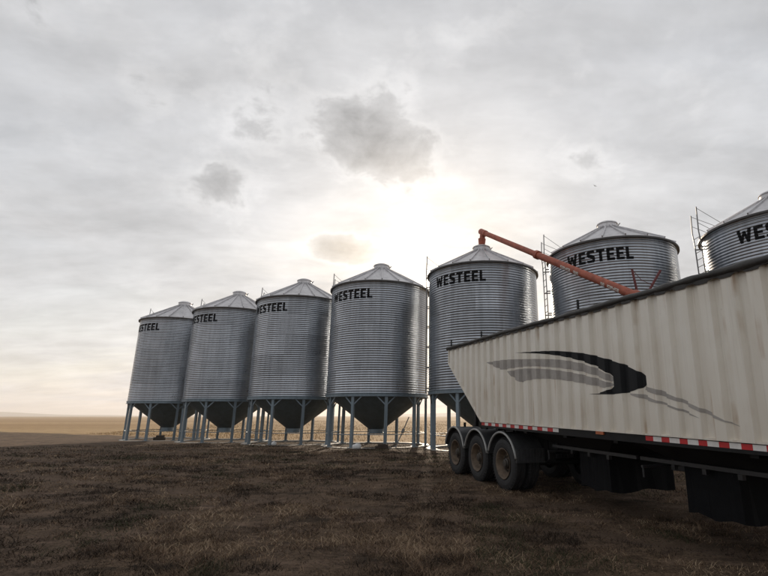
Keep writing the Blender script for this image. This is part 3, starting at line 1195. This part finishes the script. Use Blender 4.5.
mb.build('tarp_roll', M['tarp'], tr, True)
# flap hanging below the roll: scalloped where it drapes over each rib
mb = MB()
nfl = 420
for i in range(nfl + 1):
    x = XR + (XF - XR) * i / nfl
    dpt = rib_depth(x)
    mb.v.append((x, -0.080, ZT + 0.05))
    mb.v.append((x, -0.068 - 0.1 * dpt, ZT - 0.015 - 0.5 * dpt + 0.005 * math.sin(x * 3.3)))
for i in range(nfl):
    mb.f.append((2 * i, 2 * i + 1, 2 * i + 3, 2 * i + 2))
mb.build('tarp_flap', M['tarp'], tr)
for xx, hh in ((-2.83, 0.2), (-0.93, 0.17), (2.82, 0.2), (7.2, 0.2)):
    mb = MB()
    mb.bar((xx, 0.02, ZT), (xx, 0.02, ZT + 0.07 + hh), 0.03)
    mb.build('tarp_stop', M['frame'], tr)

# wheels
tyre = MB()
TR, TW = 0.52, 0.265
tp = [(0.30, 0.035), (0.315, 0.012), (0.36, 0.0), (0.42, -0.004), (0.475, 0.012), (0.505, 0.03)]
for g in range(4):
    a = 0.034 + g * 0.053
    tp += [(TR, a + 0.002), (TR, a + 0.040), (TR - 0.014, a + 0.044), (TR - 0.014, a + 0.050)]
tp = tp[:-2]
tp += [(TR, 0.234), (0.475, TW - 0.012), (0.42, TW + 0.004), (0.36, TW), (0.315, TW - 0.012), (0.30, TW - 0.035)]
tyre.lathe(tp, 48, 'y')
# shoulder lugs
for k in range(48):
    a = 2 * math.pi * k / 48
    ca, sa = math.cos(a), math.sin(a)
    tyre.bar((0.488 * ca, 0.010, 0.488 * sa), (0.518 * ca, 0.05, 0.518 * sa), 0.034, 0.016, ref=(-sa, 0, ca))
TYRE = tyre.mesh('tyre', M['rubber'], False)
rim = MB()
rim.lathe([(0.302, 0.004), (0.312, -0.006), (0.292, -0.002), (0.275, 0.03), (0.262, 0.06), (0.245, 0.15), (0.215, 0.165), (0.12, 0.125), (0.115, 0.10), (0.0, 0.10)], 36, 'y')
RIM = rim.mesh('rim', M['rimp'], True)
hub = MB()
hub.lathe([(0.108, 0.11), (0.104, 0.07), (0.08, 0.055), (0.075, 0.035), (0.05, 0.03), (0.0, 0.03)], 20, 'y')
for k in range(10):
    a = 2 * math.pi * k / 10
    hub.tube([(0.145 * math.cos(a), 0.135, 0.145 * math.sin(a)), (0.145 * math.cos(a), 0.085, 0.145 * math.sin(a))], 0.016, 6)
HUB = hub.mesh('hub', M['hubm'], False)
hole = MB()
for k in range(5):
    a = 2 * math.pi * (k + 0.5) / 5
    hole.tube([(0.19 * math.cos(a), 0.150, 0.19 * math.sin(a)), (0.19 * math.cos(a), 0.147, 0.19 * math.sin(a))], 0.028, 12)
HOLE = hole.mesh('hand_holes', M['frame'])
for k, wx in enumerate((0.0, -1.284, -2.568)):
    for side in (0, 1):
        wh = empty('wheel', (wx, 0.03 if side == 0 else WID - 0.03, TR), (0, 0, 0 if side == 0 else math.pi))
        wh.parent = tr
        rot = 0.4 + 0.9 * k
        link('tyre', TYRE, wh, None, (0, rot, 0))
        link('tyre', TYRE, wh, (0, 0.32, 0), (0, rot * 2, 0))
        link('rim', RIM, wh, None, (0, rot, 0))
        link('hub', HUB, wh, None, (0, rot, 0))
        link('hand_holes', HOLE, wh, (0, -0.006, 0), (0, rot, 0))
    mb = MB()
    mb.tube([(wx, 0.2, TR), (wx, WID - 0.2, TR)], 0.065, 10)
    mb.build('axle', M['frame'], tr)
    # fenders
    for side in (0, 1):
        y0, y1 = (0.0, 0.66) if side == 0 else (WID - 0.66, WID)
        mb = MB()
        rr = 0.625
        a0, a1 = R_(14), R_(166)
        nn = 22
        for i in range(nn + 1):
            a = a0 + (a1 - a0) * i / nn
            r_in, r_out = rr, rr + 0.012
            for (r, y) in ((r_in, y0), (r_out, y0), (r_out, y1), (r_in, y1)):
                mb.v.append((wx + r * math.cos(a), y, TR + r * math.sin(a)))
        for i in range(nn):
            for j in range(4):
                p, q = i * 4 + j, i * 4 + (j + 1) % 4
                mb.f.append((p, q, q + 4, p + 4))
        mb.f += [(0, 1, 2, 3), tuple(nn * 4 + j for j in (3, 2, 1, 0))]
        fo = mb.build('fender', M['fender'], tr)
        auto_smooth(fo)
        mb = MB()
        ye = y0 - 0.006 if side == 0 else y1 + 0.006
        mb.tube([(wx + (rr + 0.004) * math.cos(a0 + (a1 - a0) * i / nn), ye, TR + (rr + 0.004) * math.sin(a0 + (a1 - a0) * i / nn)) for i in range(nn + 1)], 0.024, 8)
        mb.build('fender_edge', M['lip'], fo, True)
        mb = MB()
        mb.bar((wx, y0 + 0.3, TR + rr + 0.01), (wx, y0 + 0.3, 1.26), 0.05)
        mb.build('fender_bracket', M['frame'], fo)
        if k == 0:
            mb = MB()
            xe = wx + rr * math.cos(a0) + 0.008
            ze = TR + rr * math.sin(a0)
            for r_ in range(9):
                ya = y0 + 0.02 + r_ * 0.07
                mb.box((xe, ya, ze - 0.06), (xe + 0.02, ya + 0.045, ze + 0.18))
            mb.box((xe - 0.012, y0, ze - 0.08), (xe + 0.006, y1, ze + 0.19))
            mb.build('mud_flap', M['fender'], fo)
# air tanks, landing gear
for yy in (0.95, 1.45):
    mb = MB()
    mb.tube([(0.75, yy, 0.98), (0.78, yy, 0.98), (1.55, yy, 0.98), (1.58, yy, 0.98)], [0.07, 0.12, 0.12, 0.07], 14)
    mb.build('air_tank', M['frame'], tr)
for yy in (0.42, WID - 0.42):
    mb = MB()
    mb.box((7.55, yy - 0.07, 0.42), (7.69, yy + 0.07, ZB - 0.05))
    mb.box((7.575, yy - 0.045, 0.06), (7.665, yy + 0.045, 0.5))
    mb.box((7.47, yy - 0.13, 0.02), (7.77, yy + 0.13, 0.06))
    mb.build('landing_leg', M['frame'], tr)
mb = MB()
mb.box((7.9, 0.5, ZB - 0.14), (XF - 0.1, WID - 0.5, ZB - 0.02))
mb.bar((XF - 0.4, 0.7, ZB - 0.05), (XF - 0.1, 0.7, ZM - 0.2), 0.1)
mb.bar((XF - 0.4, WID - 0.7, ZB - 0.05), (XF - 0.1, WID - 0.7, ZM - 0.2), 0.1)
mb.build('coupler_plate', M['frame'], tr)

# ------------------------------------------------------------------ small things under the bins


def gz(x, y):
    return float(hgt(x, y))


def jug(name, x, y, s, rz, mat, label, cat):
    mb = MB()
    mb.lathe([(0.0, 0.0), (0.15, 0.0), (0.17, 0.02), (0.17, 0.24), (0.15, 0.29), (0.06, 0.33), (0.045, 0.34), (0.045, 0.38), (0.0, 0.38)], 16)
    mb.v = [(a * s * 1.3, b * s * 0.85, c_ * s * 0.68) for a, b, c_ in mb.v]
    mb.tube([(0.14 * s, 0, 0.19 * s), (0.16 * s, 0, 0.25 * s), (0.05 * s, 0, 0.25 * s)], 0.02 * s, 6)
    o = mb.build(name, mat, None, True)
    o.location = (x, y, gz(x, y))
    o.rotation_euler = (0, 0, rz)
    return tag(o, label, cat)


jug('plastic_jug', -4.05, 24.55, 1.0, 0.4, M['white_plastic'], 'squat white plastic jug on the ground under the bin left of the sun', 'jug')
jug('plastic_jug', -9.35, 28.35, 0.85, 1.4, M['white_plastic'], 'small white plastic jug under the third bin from the left end', 'jug')
mb = MB()
mb.box((-0.32, -0.09, 0), (0.32, 0.09, 0.13))
mb.box((-0.20, -0.11, 0.132), (0.28, 0.05, 0.22))
o = mb.build('timber_block', M['dark_block'])
o.location = (-2.85, 24.75, gz(-2.85, 24.75))
o.rotation_euler = (0, 0, 0.3)
tag(o, 'dark timber blocks lying by the front legs of the bin left of the sun', 'wood block')
mb = MB()
mb.box((-0.36, -0.15, 0), (0.36, 0.15, 0.2))
mb.box((-0.2, -0.12, 0.202), (0.3, 0.12, 0.34))
o = mb.build('timber_block', M['dark_block'])
o.location = (-20.1, 36.0, gz(-20.1, 36.0))
tag(o, 'dark blocks on the ground beneath the leftmost bin', 'wood block')
mb = MB()
mb.tube([(0, 0, 0.02), (0.35, 0.3, 0.85), (0.62, 0.5, 1.5)], 0.028, 7)
mb.tube([(0.30, 0.26, 0.72), (0.37, 0.32, 0.9)], 0.075, 8)
mb.tube([(-0.1, -0.05, 0.01), (0.02, 0.02, 0.06)], 0.05, 7)
o = mb.build('gate_lever', M['ladder'])
o.location = (-2.25, 25.6, gz(-2.25, 25.6))
tag(o, 'dark lever rod leaning against the hopper of the bin left of the sun', 'rod')

# bird over the auger
mb = MB()
mb.tube([(-0.13, 0, 0), (-0.08, 0, 0.0), (0.02, 0, 0.01), (0.10, 0, 0.02), (0.15, 0, 0.015)], [0.01, 0.03, 0.045, 0.028, 0.006], 8)
for s in (-1, 1):
    mb.add([(0.05, 0, 0.02), (-0.05, 0, 0.02), (-0.03, 0.20 * s, 0.10), (0.05, 0.18 * s, 0.11), (-0.10, 0.42 * s, 0.05), (-0.05, 0.40 * s, 0.06)],
           [(0, 1, 2, 3), (3, 2, 4, 5)])
mb.add([(-0.12, 0, 0.0), (-0.26, 0.05, 0.0), (-0.26, -0.05, 0.0)], [(0, 1, 2)])
o = mb.build('bird', M['letter'])
o.location = (18.07, 51.0, 27.4)
o.rotation_euler = (0.3, 0.3, 2.0)
o.scale = (0.6, 0.6, 0.6)
tag(o, 'tiny dark bird flying in the cloudy sky above the auger', 'bird')

# ------------------------------------------------------------------ dead grass
def vnoise(x, y, s, seed):
    x = x * s + seed * 17.3
    y = y * s + seed * 5.7
    xi = np.floor(x).astype(np.int64)
    yi = np.floor(y).astype(np.int64)
    fx, fy = x - xi, y - yi
    fx = fx * fx * (3 - 2 * fx)
    fy = fy * fy * (3 - 2 * fy)

    def hsh(a, b):
        q = np.sin(a * 127.1 + b * 311.7 + seed * 74.7) * 43758.5453
        return q - np.floor(q)
    return (hsh(xi, yi) * (1 - fx) + hsh(xi + 1, yi) * fx) * (1 - fy) + (hsh(xi, yi + 1) * (1 - fx) + hsh(xi + 1, yi + 1) * fx) * fy


def grass():
    N = 680000
    # distance from the yard's viewpoint drawn so that nearer ground is denser
    d = 2.2 * (34.0 / 2.2) ** rng.random(N) ** 0.92
    ang = R_(-56) + R_(112) * rng.random(N)
    x, y = d * np.sin(ang), d * np.cos(ang)
    # clumps
    n = 0.36 * vnoise(x, y, 0.8, 1) + 0.30 * vnoise(x, y, 2.3, 2) + 0.34 * vnoise(x, y, 5.5, 3)
    keep = rng.random(N) < np.clip((n - 0.28) * 3.0, 0.15, 1) * (1 - 0.55 * rut(x, y))
    keep &= rng.random(N) < np.clip(1.35 - 2.2 * np.clip(vnoise(x * 0.8, y * 1.7, 1.0, 41) * 0.65 + vnoise(x, y, 3.1, 43) * 0.35 - 0.45, 0, 1) * 2, 0.12, 1)
    keep &= (x * 0.485 + y * 0.875) < 24.5
    x, y, d, n = x[keep], y[keep], d[keep], n[keep]
    N = len(x)
    far = np.clip(d / 7.0, 1.0, 2.6)
    h = (0.016 + 0.048 * rng.random(N) ** 2.0) * (0.55 + 0.9 * np.clip((n - 0.3) * 2.2, 0, 1)) * (0.8 + 0.2 * far)
    tall = rng.random(N) < 0.012
    h[tall] *= 2.0
    wd = (0.0022 + 0.0024 * rng.random(N)) * far
    az = rng.random(N) * 2 * np.pi
    lean = (0.4 + 2.2 * rng.random(N)) * h
    dxl, dyl = np.cos(az) * lean, np.sin(az) * lean
    pa = rng.random(N) * np.pi
    sx, sy = np.cos(pa) * wd, np.sin(pa) * wd
    z = hgt(x, y) - 0.004
    v = np.empty((N, 5, 3))
    v[:, 0] = np.stack([x - sx, y - sy, z], 1)
    v[:, 1] = np.stack([x + sx, y + sy, z], 1)
    v[:, 2] = np.stack([x + dxl * 0.45 + sx * 0.7, y + dyl * 0.45 + sy * 0.7, z + h * 0.66], 1)
    v[:, 3] = np.stack([x + dxl * 0.45 - sx * 0.7, y + dyl * 0.45 - sy * 0.7, z + h * 0.66], 1)
    v[:, 4] = np.stack([x + dxl, y + dyl, z + h], 1)
    b = (np.arange(N) * 5)[:, None]
    f = np.concatenate([b + np.array([[0, 1, 2]]), b + np.array([[0, 2, 3]]), b + np.array([[3, 2, 4]])], 0)
    me = np_mesh('dead_grass', v.reshape(-1, 3), f, M['grass'], False)
    tint = np.clip(0.62 * rng.random(N) + 0.26 * vnoise(x, y, 0.7, 9) + 0.55 * vnoise(x, y, 4.5, 14) - 0.30, 0, 0.84)
    dkp = 0.6 * vnoise(x * 0.7, y * 1.4, 0.9, 31) + 0.4 * vnoise(x, y, 2.6, 33)
    tint = np.clip(tint - 0.42 * np.clip((dkp - 0.46) * 6, 0, 1) + 0.16 * np.clip((0.40 - dkp) * 6, 0, 1), 0, 0.84)
    green = (vnoise(x, y, 0.9, 21) > 0.66) & (rng.random(N) < 0.55)
    tint[green] = 0.87 + 0.13 * rng.random(green.sum())
    at = me.attributes.new('tint', 'FLOAT', 'POINT')
    at.data.foreach_set('value', np.repeat(tint, 5).astype(np.float32))
    o = link('dead_grass', me)
    o['kind'] = 'stuff'
    o['label'] = 'short dead brown grass over the yard in front of the bins'
    o['category'] = 'grass'


grass()


def stubble():
    N = 120000
    t = rng.random(N)
    q = 27.0 * (160.0 / 27.0) ** t                 # distance beyond the row
    lat = (rng.random(N) * 2 - 1) * (30 + q * 0.9)
    q = 26.2 + (q - 27.0) + (rng.random(N) - 0.5) * 0.2
    x = 0.485 * q - 0.875 * lat * -1
    y = 0.875 * q - 0.485 * lat
    n = vnoise(x, y, 0.35, 5)
    keep = (rng.random(N) < np.clip(n * 1.6 - 0.2, 0.05, 1)) & (y > 8)
    x, y = x[keep], y[keep]
    N = len(x)
    d = np.hypot(x, y)
    far = np.clip(d / 9.0, 1, 9)
    h = 0.06 + 0.16 * rng.random(N) ** 1.5
    wd = 0.004 * far
    az = rng.random(N) * 2 * np.pi
    pa = rng.random(N) * np.pi
    ln = h * 0.5 * rng.random(N)
    z = hgt(x, y) - 0.004
    sx, sy = np.cos(pa) * wd, np.sin(pa) * wd
    v = np.empty((N, 3, 3))
    v[:, 0] = np.stack([x - sx, y - sy, z], 1)
    v[:, 1] = np.stack([x + sx, y + sy, z], 1)
    v[:, 2] = np.stack([x + np.cos(az) * ln, y + np.sin(az) * ln, z + h], 1)
    me = np_mesh('field_stubble', v.reshape(-1, 3), np.arange(3 * N).reshape(-1, 3), M['stubble'], False)
    tint = np.clip(rng.random(N) * 0.6 + 0.4 * vnoise(x, y, 0.2, 8), 0, 1)
    me.attributes.new('tint', 'FLOAT', 'POINT').data.foreach_set('value', np.repeat(tint, 3).astype(np.float32))
    o = link('field_stubble', me)
    o['kind'] = 'stuff'
    o['label'] = 'pale golden stubble in the field behind the row of bins'
    o['category'] = 'stubble'


stubble()

# ------------------------------------------------------------------ thin prairie haze
hb_ = MB()
hb_.box((-5200, -5150, -1.6), (5200, 5200, 46))
hm = bpy.data.materials.new('thin_haze')
hm.use_nodes = True
ht = NT(hm.node_tree)
ht.n.clear()
ho = ht.node('ShaderNodeOutputMaterial')
pv = ht.node('ShaderNodeVolumePrincipled')
pv.inputs['Color'].default_value = (0.93, 0.90, 0.88, 1)
pv.inputs['Density'].default_value = 0.00035
pv.inputs['Anisotropy'].default_value = 0.3
ht.l.new(pv.outputs[0], ho.inputs['Volume'])
hz_o = hb_.build('haze', hm)
hz_o['kind'] = 'stuff'
